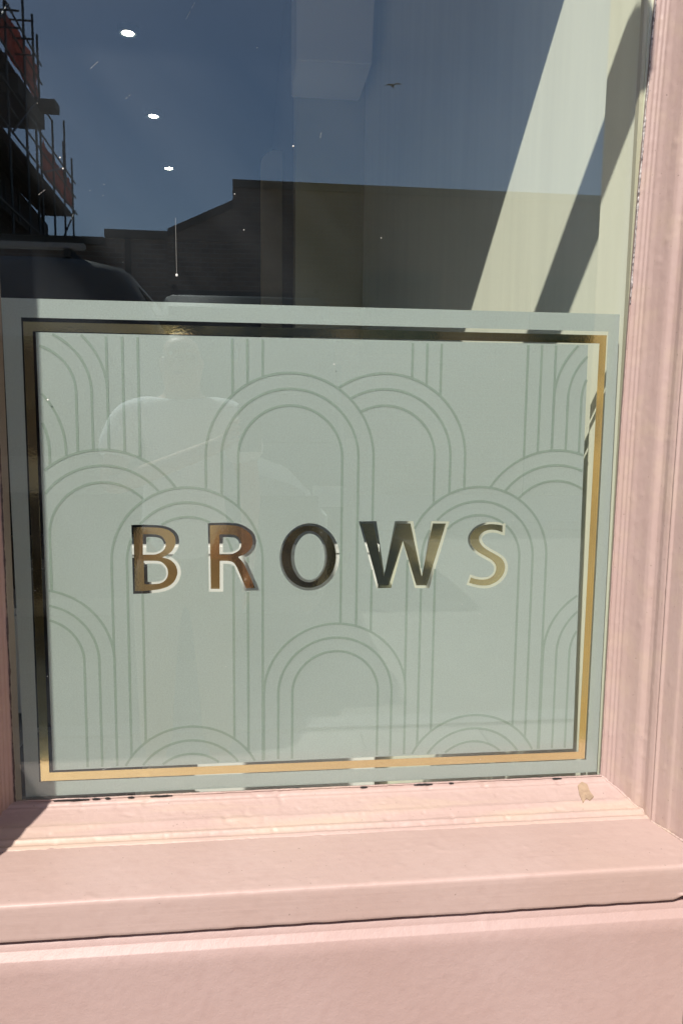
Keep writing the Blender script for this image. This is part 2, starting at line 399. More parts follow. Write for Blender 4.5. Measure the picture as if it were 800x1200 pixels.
# head, fascia over both windows, far-left jamb
MB().box(-1.9, 1.6, -.078, .06, 1.871, 2.56).build('fascia', M_pink, shop, bevel=.003)
MB().box(-1.9, 1.6, -.30, -.079, 2.36, 2.47).build('cornice', M_pink, shop, bevel=.006)
MB().box(1.141, 1.6, -.20, .05, GZ, 2.03).build('pilaster', M_pink, shop, bevel=.004)
MB().box(-1.9, -1.55, -.20, .05, GZ, 2.03).build('pilaster', M_pink, shop, bevel=.004)
MB().box(-1.55, -.46, -.22, .0, GZ, -.03).build('left_window_base' if False else 'stall_riser', M_riser, shop, bevel=.004)
MB().box(-.300, XL - .005, .004, .05, GZ, 2.03).build('mullion_core', M_pink, shop)
MB().box(-.300, -.1875, -.395, .0035, GZ, 1.87).build('column', M_pink, shop, bevel=.004)
MB().box(-.310, -.1775, -.405, .0, GZ, GZ + .3).build('column_base', M_pink, shop, bevel=.004)
MB().box(-.46, 1.14, -.02, .0, GZ, ZB - .048).build('riser_core', M_dark, shop)
# panes
gp = MB().box(XL - .006, XR + .024, -.003, .003, ZB - .006, 2.035).build('glass_pane', M_glass, shop)
gp2 = MB().box(-1.56, -.302, -.003, .003, -.03, 2.035).build('glass_pane', M_glass, shop)
# ragged sealant line where glass meets timber
def seal(name, pts, m, r=.0016, seed=0, smooth=.35):
    """a hand-run bead: one continuous tube of varying thickness"""
    V = []; F = []; n = 6
    for i, p in enumerate(pts):
        q = Vector(p); rr = r * (1 + smooth * (noise.noise(q * 60 + Vector((seed, 0, 0))) + .8 * noise.noise(q * 230)))
        vert = abs(pts[1][2] - pts[0][2]) > abs(pts[1][0] - pts[0][0])
        for k in range(n):
            a = 2 * pi * k / n
            V.append((q.x + (rr * cos(a) if vert else 0), q.y + rr * .7 * sin(a), q.z + (0 if vert else rr * cos(a))))
    for i in range(len(pts) - 1):
        for k in range(n): F.append((i * n + k, i * n + (k + 1) % n, (i + 1) * n + (k + 1) % n, (i + 1) * n + k))
    return mesh_obj(name, V, F, m, shop, smooth=True)
def wob(x, a=.0007): return a * noise.noise(Vector((x * 25, 2, 7))) + a * .6 * noise.noise(Vector((x * 110, 5, 1)))
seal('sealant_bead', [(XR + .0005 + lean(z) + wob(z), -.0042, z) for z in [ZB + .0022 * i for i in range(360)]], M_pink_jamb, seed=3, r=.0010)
seal('sealant_bead', [(XR + .0005 + lean(z) + wob(z, .0011), -.0042, z) for z in [ZB + .792 + .0020 * i for i in range(260)]], M_seal, seed=9, r=.0014, smooth=.8)
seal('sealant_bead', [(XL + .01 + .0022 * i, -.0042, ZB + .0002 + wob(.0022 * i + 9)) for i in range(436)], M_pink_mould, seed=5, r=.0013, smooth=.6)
seal('sealant_bead', [(XL + .0003 + wob(i * .003), -.0040, ZB + .003 * i) for i in range(420)], mat('dark_cracked_putty', (.10, .075, .07), .8), seed=8, r=.0010, smooth=.8)
jprof = [(.9272, 0), (.9395, .0165), (.9480, .030), (.9570, .056), (.9600, .0615), (.9690, .074), (.9740, .0935), (.9712, .0990), (.9815, .1275), (.9920, .165), (1.006, .208)]
def jx(t):
    for (x0, t0), (x1, t1) in zip(jprof[:-1], jprof[1:]):
        if t0 <= t <= t1: return x0 + (x1 - x0) * (t - t0) / (t1 - t0)
def bz(t):
    for (z0, t0), (z1, t1) in zip(bead[1:-1], bead[2:]):
        if t0 <= t <= t1 and t1 > t0: return max(z0 + (z1 - z0) * (t - t0) / (t1 - t0), -.0625)
    return -.0625
V = []; F = []
for i in range(150):
    t = .002 + .2 * i / 149; q = Vector((jx(t) - .0004, -t, bz(t) + .0002)); rr = .0017 * (1 + .6 * noise.noise(q * 70) + .7 * max(0, noise.noise(q * 190)))
    V += [(q.x + rr * cos(2 * pi * k / 8), q.y, q.z + rr * sin(2 * pi * k / 8)) for k in range(8)]
for i in range(149):
    F += [(i * 8 + k, i * 8 + (k + 1) % 8, i * 8 + 8 + (k + 1) % 8, i * 8 + 8 + k) for k in range(8)]
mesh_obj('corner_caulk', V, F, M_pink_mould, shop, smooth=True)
# black cracks where the putty has come away at the bottom of the glass
mbk = MB(); random.seed(11)
for x0, x1 in ((.020, .075), (.08, .092), (.1, .108), (.135, .145), (.17, .205), (.51, .522), (.60, .632), (.66, .668), (.84, .856)):
    k = max(3, int((x1 - x0) / .004)); T = [random.uniform(0, .0007) for _ in range(k + 1)]; B_ = [random.uniform(-.0005, .0003) for _ in range(k + 1)]
    V = []; F = []
    for i in range(k + 1):
        xa = x0 + (x1 - x0) * i / k; e_ = min(1, 3 * min(i, k - i) / k + .15)
        V += [(xa, -.0050, ZB - .0009 * e_ + B_[i] * e_), (xa, -.0050, ZB + .0006 * e_ + T[i] * e_), (xa, -.0078, ZB - .0009 * e_ + B_[i] * e_), (xa, -.0078, ZB + .0006 * e_ + T[i] * e_)]
        if i: q = 4 * i; F += [(q - 4, q, q + 2, q - 2), (q - 3, q - 1, q + 3, q + 1), (q - 2, q + 2, q + 3, q - 1)]
    mesh_obj('putty_crack', V, F, M_dark, shop)
# slim inner glazing bead beside the right jamb
MB().box(.9345, .9415, .006, .020, ZB, 2.03).build('inner_bead', M_creamtrim, shop, bevel=.001)
for v in shop.children:
    pass

# missing paint flake on the sill moulding
fl = [(.8795,-.0198),(.8900,-.0125),(.8970,-.0185),(.8955,-.0320),(.8972,-.0440),(.8868,-.0530),(.8836,-.0475),(.8735,-.0560),(.8750,-.0390)]
def bead_z(t):
    for (z0, t0), (z1, t1) in zip(bead[:-1], bead[1:]):
        if t0 <= t <= t1 and t1 > t0: return z0 + (z1 - z0) * (t - t0) / (t1 - t0)
    return -.06
cx = sum(p[0] for p in fl) / 9; cy = sum(p[1] for p in fl) / 9
V = [(cx, cy, bead_z(-cy) + .0022)] + [(x, y, bead_z(-y) + .0021) for x, y in fl] + [(x, y, bead_z(-y) + .0002) for x, y in fl]
F = [(0, 1 + i, 1 + (i + 1) % 9) for i in range(9)] + [(1 + i, 10 + i, 10 + (i + 1) % 9, 1 + (i + 1) % 9) for i in range(9)]
o = mesh_obj('paint_chip', V, F, M_chip)
tag(o, 'small beige bare chip in the pink sill moulding near the right corner', 'paint chip')

# ------------------------------------------------------------------ window film with gold border and lettering
film = empty('frosted_window_film', 'frosted window film with gold border, arch pattern and the word BROWS', 'window film', (.45, .004, -.0256))
LET = {
'B': ([(0.1519,0.4067),(0.166,0.407),(0.1892,0.4058),(0.1995,0.4039),(0.2079,0.4001),(0.2139,0.3933),(0.2156,0.3839),(0.2134,0.3746),(0.2067,0.3659),(0.1949,0.359),(0.2065,0.3551),(0.2143,0.3476),(0.2176,0.3381),(0.2169,0.3299),(0.2125,0.3205),(0.2046,0.3135),(0.1953,0.3098),(0.1848,0.3075),(0.1679,0.3062),(0.1523,0.3061)],[0,1,9,18,19],[([(0.1661,0.3957),(0.1813,0.3956),(0.1916,0.3935),(0.198,0.3881),(0.2004,0.38),(0.1988,0.3727),(0.1924,0.3667),(0.182,0.3634),(0.1654,0.3636)],[0,8]),([(0.1665,0.3538),(0.1857,0.3536),(0.1947,0.3508),(0.2011,0.3437),(0.2032,0.3355),(0.2018,0.3274),(0.1968,0.3207),(0.1889,0.3174),(0.1772,0.3166),(0.1668,0.3168)],[0,9])]),
'R': ([(0.2685,0.4091),(0.2937,0.4095),(0.3096,0.4081),(0.3228,0.4023),(0.3318,0.3939),(0.3347,0.383),(0.3322,0.3721),(0.3239,0.364),(0.3119,0.3583),(0.3199,0.3491),(0.3278,0.3326),(0.3387,0.3079),(0.324,0.3082),(0.3158,0.3279),(0.3092,0.3431),(0.3046,0.3493),(0.2973,0.3521),(0.2834,0.3525),(0.283,0.3075),(0.2691,0.3078)],[0,1,8,11,12,17,18,19],[([(0.2833,0.3945),(0.2976,0.3944),(0.3081,0.3927),(0.3143,0.3872),(0.317,0.3791),(0.3149,0.3709),(0.308,0.3656),(0.2987,0.3625),(0.2831,0.3624)],[0,8])]),
'O': ('ell', (.4236, .3575, .0434, .0503), (.4237, .3577, .0284, .0416)),
'W': ([(0.5069,0.4108),(0.5269,0.4107),(0.5446,0.3239),(0.5637,0.4105),(0.5867,0.4104),(0.6072,0.3231),(0.6233,0.4102),(0.6448,0.41),(0.616,0.3083),(0.5985,0.3086),(0.5748,0.3822),(0.5532,0.3093),(0.5358,0.3095)],list(range(13)),[]),
'S': ([(0.7393,0.4062),(0.7279,0.4081),(0.7167,0.4084),(0.7043,0.4061),(0.6933,0.4),(0.6868,0.391),(0.6856,0.3814),(0.6899,0.3721),(0.6996,0.3628),(0.7136,0.3547),(0.7239,0.3484),(0.7298,0.3412),(0.731,0.3327),(0.7276,0.3243),(0.7205,0.3188),(0.7099,0.3166),(0.6986,0.3176),(0.6891,0.3206),(0.6865,0.3116),(0.6964,0.3086),(0.709,0.3066),(0.7216,0.3077),(0.734,0.3138),(0.7427,0.3236),(0.7461,0.3344),(0.7444,0.3444),(0.7388,0.3523),(0.7285,0.3588),(0.717,0.3651),(0.708,0.3714),(0.7021,0.3788),(0.7004,0.3862),(0.7033,0.3923),(0.7106,0.3972),(0.7195,0.3992),(0.7296,0.3983),(0.7395,0.3951)],[0,17,18,36],[]),
}
def smooth_poly(P, corners, k=5):
    """Catmull-Rom through the points, corners kept sharp"""
    n = len(P); out = []
    for i in range(n):
        p1, p2 = P[i], P[(i + 1) % n]
        p0 = P[i - 1] if i not in corners else p1
        p3 = P[(i + 2) % n] if (i + 1) % n not in corners else p2
        if i in corners and (i + 1) % n in corners:
            out.append(p1); continue
        for j in range(k):
            t = j / k
            out.append(tuple(.5 * ((2 * p1[c]) + (-p0[c] + p2[c]) * t + (2 * p0[c] - 5 * p1[c] + 4 * p2[c] - p3[c]) * t * t + (-p0[c] + 3 * p1[c] - 3 * p2[c] + p3[c]) * t ** 3) for c in (0, 1)))
    return out
def ellp(e, n=72): return [(e[0] + e[2] * cos(2 * pi * i / n), e[1] + e[3] * sin(2 * pi * i / n)) for i in range(n)]
def area(P): return .5 * sum(P[i - 1][0] * P[i][1] - P[i][0] * P[i - 1][1] for i in range(len(P)))
def offset(P, d, dx=0, dz=0):
    """positive d grows the outline"""
    s = 1 if area(P) > 0 else -1; n = len(P); out = []
    for i in range(n):
        a = Vector(P[i - 1]); b = Vector(P[i]); c = Vector(P[(i + 1) % n])
        e1 = (b - a).normalized(); e2 = (c - b).normalized()
        n1 = Vector((e1.y, -e1.x)) * s; n2 = Vector((e2.y, -e2.x)) * s
        q = n1 + n2
        q = q / max(.45, q.length_squared / 2) if q.length > 1e-6 else n1
        if q.length > 1.5: q = q.normalized() * 1.5
        out.append((b.x + q.x * d + dx, b.y + q.y * d + dz))
    return out
def inside(pt, P):
    x, y = pt; c = False
    for i in range(len(P)):
        (x1, y1), (x2, y2) = P[i - 1], P[i]
        if (y1 > y) != (y2 > y) and x < (x2 - x1) * (y - y1) / (y2 - y1) + x1: c = not c
    return c
def flat(name, loops, y, th, m, parent):
    """filled outline (even-odd) in the x-z plane at depth y, with a small thickness"""
    cu = bpy.data.curves.new(name, 'CURVE'); cu.dimensions = '2D'; cu.fill_mode = 'BOTH'; cu.extrude = th / 2
    for P in loops:
        sp = cu.splines.new('POLY'); sp.points.add(len(P) - 1); sp.use_cyclic_u = True
        for i, q in enumerate(P): sp.points[i].co = (q[0] - parent.location.x, q[1] - parent.location.z, 0, 1)
    t = bpy.data.objects.new('tmp', cu); COL.objects.link(t)
    dg = bpy.context.evaluated_depsgraph_get(); dg.update()
    me = bpy.data.meshes.new_from_object(t.evaluated_get(dg))
    bpy.data.objects.remove(t); bpy.data.curves.remove(cu)
    me.transform(Matrix(((1, 0, 0, 0), (0, 0, -1, y - parent.location.y), (0, 1, 0, 0), (0, 0, 0, 1))))
    me.materials.clear(); me.materials.append(m); me.name = name
    o = bpy.data.objects.new(name, me); link(o, parent); return o

GAP = .0042; gdx, gdz = .0012, -.0006
holes = []; islands = []
for ch, d in LET.items():
    if d[0] == 'ell': outer = ellp(d[1]); hs = [ellp(d[2])]
    else: outer = smooth_poly(d[0], d[1]); hs = [smooth_poly(h, c) for h, c in d[2]]
    o = flat('letter', [outer] + hs, .0037, .0003, M_gold, film)
    o['label'] = 'gold mirror letter ' + ch
    holes.append(offset(outer, GAP, gdx, gdz)); islands += [offset(h, -GAP * .95, gdx, gdz) for h in hs]
Y_F = .0047
flat('border_film', [[(-.0243, ZB + .003), (.9235, ZB + .003), (.9205, .7474), (-.0300, .7474)][::-1], [(-.0028, -.0018), (.9036, -.0022), (.9030, .7200), (-.0028, .7200)]], Y_F, .0003, M_film, film)
cf = [(.0185, .0170), (.8785, .0185), (.8745, .30), (.8700, .6985), (.0172, .6990)]
flat('centre_film', [cf] + holes + islands, Y_F, .0003, M_film, film)
flat('gold_border', [[(0, 0), (.9, 0), (.9, .7139), (0, .7139)], [(.0132, .0139), (.8882, .0131), (.8884, .7006), (.0132, .7003)]], .0037, .0003, M_gold, film)
# arch pattern, back to front: (centre x, spring z, radii)
r1 = (.1163, .0930, .0703); r2 = (.1310, .1068, .0812)
AR = [(.2345, .90, r1), (.7005, .90, r1), (.002, .612, r1), (.9335, .612, r1), (-.076, .523, r2), (1.010, .523, r2),
      (.5425, .5165, r2), (.394, .5150, r2), (.108, .395, r2), (.827, .398, r2),
      (.234, .352, r1), (.6995, .353, r1), (.4682, .131, r1), (.002, .194, r1), (.934, .188, r1), (.2345, -.0345, r1), (.702, -.0315, r1)]
def covered(pt, k):
    for cx_, cz_, rr in AR[k + 1:]:
        d = abs(pt[0] - cx_)
        if d < rr[0] - .0004 and (pt[1] < cz_ or math.hypot(d, pt[1] - cz_) < rr[0] - .0004): return True
    return False
def okpt(pt, k):
    if not inside(pt, cf): return False
    if not (.0215 < pt[0] < .8765 and .0195 < pt[1] < .6970): return False
    if covered(pt, k): return False
    for h in holes:
        if inside(pt, h) and not any(inside(pt, i) for i in islands): return False
    return True
LW = .0038
for k, (cx_, cz_, rr) in enumerate(AR):
    for r in rr:
        path = []; z = .015
        while z < cz_: path.append((cx_ - r, z, 1, 0)); z += .002
        na = int(pi * r / .002)
        for i in range(na + 1):
            a = pi - pi * i / na; path.append((cx_ + r * cos(a), cz_ + r * sin(a), -cos(a), -sin(a)))
        z = cz_
        while z > .015: z -= .002; path.append((cx_ + r, z, -1, 0))
        V = []; F = []; prev = False
        for (x, z, nx, nz_) in path:
            ok = okpt((x, z), k)
            if ok:
                w2 = LW / 2 * (1 + .15 * noise.noise(Vector((x * 60, z * 60, k))))
                yk = .0040 + .00002 * k; V += [(x - nx * w2, yk, z - nz_ * w2), (x + nx * w2, yk, z + nz_ * w2), (x - nx * w2, .0045, z - nz_ * w2), (x + nx * w2, .0045, z + nz_ * w2)]
                q = len(V) - 4
                if not prev and F:
                    mesh_obj('arch_line', V[:-4], F, M_line, film); V = V[-4:]; F = []; q = 0
                if prev: F += [(q - 4, q - 3, q + 1, q), (q - 2, q, q - 4, q - 2)[:0] or (q - 4, q, q + 2, q - 2), (q - 3, q - 1, q + 3, q + 1)]
            prev = ok
        if F: mesh_obj('arch_line', V, F, M_line, film)

# dust specks, scratches and the dried run on the outside of the glass
random.seed(21); mb = MB()
M_dust = mat('dried_dust', (.75, .74, .70), .8)
def speck(x, z, r, r2=None):
    r2 = r2 or r
    mb.add([(x + r * cos(2 * pi * i / 6), -.0036, z + r2 * sin(2 * pi * i / 6)) for i in range(6)] + [(x, -.0042, z)], [(i, (i + 1) % 6, 6) for i in range(6)])
for i in range(60):
    x = random.uniform(XL + .01, .91); z = random.uniform(.0, 1.25)
    speck(x, z, random.choice((.0003, .0004, .0004, .0005, .0008)))
def scratch(x0, z0, x1, z1, n):
    for i in range(n):
        t = i / n; 
        if random.random() < .25: continue
        a = (x0 + (x1 - x0) * t, z0 + (z1 - z0) * t); b = (x0 + (x1 - x0) * (t + .8 / n), z0 + (z1 - z0) * (t + .8 / n))
        mb.tube((a[0], -.0036, a[1]), (b[0], -.0036, b[1]), .00015, 4)
scratch(.2425, 1.142, .262, 1.178, 12); scratch(.108, 1.068, .119, 1.078, 4); scratch(.156, 1.030, .163, 1.036, 3)
scratch(.030, .892, .040, .900, 3); scratch(.4360, .9900, .4385, 1.003, 3)
scratch(.0965, .018, .112, .024, 2)
for (x, z, r) in ((.0655, .93, .0012), (.3962, .9765, .0013), (.033, .6, .0014), (.46, .66, .0012), (.31, .905, .0008), (.53, .85, .0008), (.062, .945, .0012)): speck(x, z, r)
mb.tube((.2235, -.0036, .868), (.2240, -.0036, .789), .0001, 4); speck(.2240, .786, .0018, .0022)
o = mb.build('dust_specks', M_dust); tag(o, 'white dust specks, scratches and a dried run on the glass', 'dust', kind='stuff')

# ------------------------------------------------------------------ inside the shop
CZ = 2.47
struct(MB().box(-3.2, 1.6, .05, 8.2, GZ - .011, GZ + .004), 'shop_floor', M_floor)
tile_m = mat('pale_floor_tile_piece', (0.50, 0.48, 0.43), .3, var=.06, vscale=2)
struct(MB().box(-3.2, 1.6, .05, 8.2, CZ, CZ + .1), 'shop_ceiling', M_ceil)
wl = MB()
wl.prism([(.9415, .0035), (.9280, .115), (.9480, .1180), (.7510, 1.76), (1.6, 1.76), (1.6, .0035)], 'z', GZ, CZ)
o = wl.build('side_wall', M_cream); tag(o, 'cream interior side wall striped by sunlight behind the right of the glass', 'wall')
# skirting / panel edge strip where the wall steps back
o = MB().box(.5000, 1.6, 1.762, 1.90, GZ, CZ).build('partition_wall', mat('olive_cream_paint', (.44, .41, .27), .6, var=.05, vscale=2)); tag(o, 'dim olive cream partition wall at the back right of the shop', 'wall')
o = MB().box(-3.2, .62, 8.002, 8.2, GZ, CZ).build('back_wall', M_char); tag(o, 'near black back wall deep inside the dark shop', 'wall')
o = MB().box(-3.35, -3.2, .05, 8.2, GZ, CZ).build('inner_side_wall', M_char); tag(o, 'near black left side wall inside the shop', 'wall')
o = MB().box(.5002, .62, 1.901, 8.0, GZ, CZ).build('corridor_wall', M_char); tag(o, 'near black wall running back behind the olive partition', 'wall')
o = MB().box(-3.35, -1.9, -.1, .05, GZ, CZ).build('front_wall', M_pink); tag(o, 'plain pink front wall left of the windows', 'wall')
# bulkhead
o = MB().prism([(.483, 1.704), (.727, 1.704), (.750, 2.469), (.483, 2.469)], 'y', 1.45, 1.755).build('ceiling_bulkhead', mat('bulkhead_paint', (.80, .78, .76), .7), bevel=.004)
tag(o, 'pale boxed bulkhead hanging from the shop ceiling', 'bulkhead')
# arch-topped cream screen
cxa, ra = .4790, .0870
poly = [(cxa - ra, GZ + .005), (cxa + ra, GZ + .005)] + [(cxa + ra * cos(pi * i / 16), 1.835 + .075 * sin(pi * i / 16)) for i in range(17)]
o = MB().prism(poly, 'y', 2.98, 3.05).build('arched_screen', mat('cream_fabric', (.80, .76, .62), .9, var=.08, vscale=6, bump=.002, bscale=30), bevel=.008)
tag(o, 'tall narrow cream screen with a rounded top behind the glass', 'screen')
# downlights
M_lamp = bpy.data.materials.new('lamp_glow'); M_lamp.use_nodes = True
b = M_lamp.node_tree.nodes['Principled BSDF']; b.inputs['Emission Color'].default_value = (1, .93, .78, 1); b.inputs['Emission Strength'].default_value = 45
M_trim = mat('lamp_trim', (.05, .07, .07), .4)
for i, (x, y, lab) in enumerate(((-.2631, 3.0418, 'recessed ceiling spotlight nearest the glass, highest of the three'), (-.2699, 4.156, 'middle one of the three recessed ceiling spotlights'), (-.2823, 5.2474, 'recessed ceiling spotlight farthest back, lowest of the three'))):
    e = empty('ceiling_spotlight', lab, 'ceiling light', (x, y, 2.44), 'spotlights in the shop ceiling')
    mb = MB(); n = 20
    V = []; F = []
    for r_, z_ in ((.058, 2.469), (.058, 2.446), (.054, 2.441), (.033, 2.441), (.030, 2.462)):
        V += [(x + r_ * cos(2 * pi * k / n), y + r_ * sin(2 * pi * k / n), z_) for k in range(n)]
    for q in range(4): F += [(q * n + k, q * n + (k + 1) % n, (q + 1) * n + (k + 1) % n, (q + 1) * n + k) for k in range(n)]
    mesh_obj('trim_ring', V, F, M_trim, e, smooth=True)
    V = [(x + .029 * cos(2 * pi * k / n), y + .029 * sin(2 * pi * k / n), 2.4435) for k in range(n)] + [(x, y, 2.4385)]
    mesh_obj('bulb', V, [(k, (k + 1) % n, n) for k in range(n)], M_lamp, e, smooth=True)
# reception counter, cabinet and chair seen only through the clear slits
M_cnt = mat('white_counter', (.72, .71, .67), .4)
e = empty('reception_counter', 'white reception counter catching the sun behind the word BROWS', 'counter', (.45, 1.85, GZ))
MB().box(-.05, .735, 1.20, 1.70, GZ + .08, .143).build('counter_body', M_cnt, e, bevel=.004)
MB().box(-.053, .738, 1.197, 1.73, .1435, .174).build('counter_top', M_cnt, e, bevel=.004)
MB().box(-.02, .72, 1.24, 1.66, GZ + .005, GZ + .079).build('plinth', M_dark, e)
e = empty('low_cabinet', 'low white cabinet far inside, seen through the slit left of the gold border', 'cabinet', (-.85, 2.6, GZ))
MB().box(-1.35, -.45, 2.35, 2.75, GZ + .06, -.30).build('cabinet_body', M_cnt, e, bevel=.004)
MB().box(-1.33, -.91, 2.330, 2.349, GZ + .10, -.33).build('door', M_cnt, e, bevel=.003)
MB().box(-.89, -.47, 2.330, 2.349, GZ + .10, -.33).build('door', M_cnt, e, bevel=.003)
e = empty('salon_chair', 'black salon chair in front of the reception counter', 'chair', (-.02, 1.3, GZ))
Mb = mat('black_leather', (.012, .012, .013), .35)
MB().box(-.30, .05, .62, 1.0, GZ + .44, GZ + .53).build('seat', Mb, e, bevel=.02)
MB().box(-.30, .05, .97, 1.05, GZ + .54, GZ + 1.02).build('backrest', Mb, e, bevel=.02)
MB().tube((-.12, .82, GZ + .05), (-.12, .82, GZ + .44), .03, 12).build('column', M_trim, e, smooth=False)
for k in range(5):
    a = 2 * pi * k / 5
    MB().tube((-.12, .82, GZ + .075), (-.12 + .27 * cos(a), .82 + .27 * sin(a), GZ + .03), .018, 8, .012).build('foot', M_trim, e)

# ------------------------------------------------------------------ over the window: unseen bar added to throw the slanting shadow
e = empty('shadow_bar', 'unseen dark grey bar added in front of the shop window to throw the slanting shadow', 'shadow bar', (-.4, -.45, 1.78))
M_shadow_bar = mat('grey_bar_metal', (.16, .16, .17), .4, metal=.6)
MB().box(-1.8, .668, -.54, -.455, 1.787, 1.8965).build('shadow_bar_body', M_shadow_bar, e, bevel=.008)
for x in (-1.7, .10): MB().tube((x, -.46, 1.88), (x, -.30, 2.40), .014, 8).build('shadow_bar_bracket', M_shadow_bar, e)

# ------------------------------------------------------------------ across the street (seen mirrored in the glass)
M_brick = bpy.data.materials.new('dark_brick'); M_brick.use_nodes = True
n = M_brick.node_tree.nodes; l = M_brick.node_tree.links; b = n['Principled BSDF']; b.inputs['Roughness'].default_value = .9
g = n.new('ShaderNodeTexCoord'); q = n.new('ShaderNodeMapping'); q.inputs['Rotation'].default_value = (R(90), 0, 0); l.new(g.outputs['Object'], q.inputs[0])
bt = n.new('ShaderNodeTexBrick'); bt.inputs['Scale'].default_value = 1; bt.inputs['Brick Width'].default_value = .225; bt.inputs['Row Height'].default_value = .075; bt.inputs['Mortar Size'].default_value = .006
bt.inputs['Color1'].default_value = (.30, .19, .13, 1); bt.inputs['Color2'].default_value = (.20, .13, .10, 1); bt.inputs['Mortar'].default_value = (.30, .28, .24, 1)
l.new(q.outputs[0], bt.inputs['Vector']); l.new(bt.outputs[0], b.inputs['Base Color'])
M_slate = mat('roof_slate', (.05, .045, .04), .9, spec=.1); M_stone = mat('coping_stone', (.13, .11, .09), .95, spec=.1)
M_pane = mat('dark_pane', (.02, .022, .025), .12); M_grn = mat('dark_door_paint', (.03, .045, .05), .5)
YB = -12.4
def bld(name, label, x0, x1, top0, top1, ydeep, wins=(), doors=(), cop=.12):
    e = empty(name, label, 'building', ((x0 + x1) / 2, YB, GZ))
    MB().prism([(x0, GZ), (x1, GZ), (x1, top1 - cop), (x0, top0 - cop)], 'y', YB, YB - ydeep).build('wall', M_brick, e)
    MB().prism([(x0 - .05 * 0, top0 - cop), (x1, top1 - cop), (x1, top1), (x0, top0)], 'y', YB + .06, YB - ydeep - .02).build('coping' if top0 == top1 else 'roof', M_stone if top0 == top1 else M_slate, e)
    for (a, b_, c, d) in wins:
        f = MB().box(a, b_, YB + .001, YB + .05, c, d).build('window', M_stone, e)
        sub(MB().box(a + .06, b_ - .06, YB + .04, YB + .06, c + .06, d - .06), 'pane', M_pane, f)
    for (a, b_, c, d) in doors:
        MB().box(a, b_, YB + .001, YB + .06, c, d).build('door', M_grn, e)
    return e
bld('brick_warehouse', 'tall flat topped brick warehouse mirrored across the right of the glass', .066, 16, 4.36, 4.36, 9, [(2.2 + 3 * i, 3.6 + 3 * i, 1.6, 3.0) for i in range(4)], [(.9, 1.9, GZ, 1.4), (5.2, 8.0, GZ, 1.9)])
bld('lean_to_workshop', 'brick lean-to with a sloping roof mirrored left of the warehouse', -.995, .064, 3.54, 4.03, 5, [(-.75, -.1, 1.2, 2.2)])
bld('flat_roofed_garage', 'middle flat roofed brick garage mirrored beside the sloping roof', -2.0, -.997, 3.50, 3.50, 6, [], [(-1.85, -1.15, GZ, 1.5)])
bld('low_garage', 'lowest flat roofed garage mirrored under the scaffolding', -14, -2.002, 3.37, 3.37, 6, [(-5, -4, 1.2, 2.3), (-8, -7, 1.2, 2.3)], [(-3.6, -2.5, GZ, 1.6)])
o = MB().tube((-1.62, YB + .12, GZ), (-1.62, YB + .12, 3.45), .05, 8).build('drainpipe', M_dark); tag(o, 'thin dark drainpipe on the mirrored flat roofed garage', 'drainpipe')

# scaffolded house; X is where its flank runs away from the street
def SX(yd): return .33 - 5.6 - .023 * yd
def SY(yd): return -(yd - 1.225)
M_dbr = mat('sooty_brick', (.07, .05, .045), .9, var=.2, vscale=2)
e = empty('scaffolded_house', 'dark gabled house under scaffolding mirrored at the far left', 'building', (-10, SY(26), GZ))
xw = SX(25) - 1.15
MB().prism([(SY(20.5), GZ), (SY(31), GZ), (SY(31), 7.3), (SY(26), 7.6), (SY(25.9), 9.1), (SY(20.5), 9.4)], 'x', xw - 7, xw).build('wall', M_dbr, e)
MB().prism([(xw - 7.2, 9.3), (xw + .2, 9.3), (xw - 3.5, 10.2)], 'y', SY(20.4), SY(25.9)).build('roof', M_slate, e)
MB().box(xw - 4.2, xw - 3.4, SY(23), SY(24), 9.6, 12.0).build('chimney', M_dbr, e)
M_pole = mat('galvanised_tube', (.10, .10, .095), .5, metal=.5)
M_board = mat('scaffold_board', (.09, .07, .05), .9, var=.2, vscale=3)
M_net = bpy.data.materials.new('red_debris_net'); M_net.use_nodes = True
n = M_net.node_tree.nodes; l = M_net.node_tree.links
b = n['Principled BSDF']; b.inputs['Base Color'].default_value = (.36, .06, .045, 1); b.inputs['Roughness'].default_value = .8
tl = n.new('ShaderNodeBsdfTranslucent'); tl.inputs[0].default_value = (.42, .08, .05, 1); ms = n.new('ShaderNodeMixShader'); ms.inputs[0].default_value = .5
l.new(b.outputs[0], ms.inputs[1]); l.new(tl.outputs[0], ms.inputs[2]); l.new(ms.outputs[0], n['Material Output'].inputs[0])
sc = empty('scaffolding', 'scaffold tower with red netting and poles mirrored at the far left', 'scaffolding', (SX(25), SY(25), GZ))
random.seed(4)
def pole(a, b_, r=.035): MB().tube(a, b_, r, 6).build('pole', M_pole, sc)
for yd, zt in ((20.8, 13.0), (22.2, 12.4), (23.9, 12.6), (25.2, 11.9), (25.75, 11.6), (27.2, 9.7), (28.9, 9.6), (30.4, 9.5)):
    for dx in (0, -1.1):
        pole((SX(yd) + dx, SY(yd), GZ), (SX(yd) + dx + random.uniform(-.04, .04), SY(yd), zt - (0 if dx == 0 else random.uniform(0, 1.2))))
for z, y0, y1 in ((10.75, 20, 25.9), (10.25, 20, 25.9), (8.75, 20, 30.8), (8.25, 22, 30.8), (9.6, 20, 27.0), (7.7, 20, 31), (5.7, 20, 31)):
    for dx in (0.04, -1.06): pole((SX(y0) + dx, SY(y0), z), (SX(y1) + dx, SY(y1), z + random.uniform(-.06, .06)), .03)
for y0, z0, y1, z1 in ((22.2, 7.7, 25.2, 9.6), (25.7, 7.7, 28.9, 8.75), (20.8, 9.6, 22.2, 10.75), (27.2, 5.7, 30.4, 7.7)): pole((SX(y0) + .08, SY(y0), z0), (SX(y1) + .08, SY(y1), z1), .03)
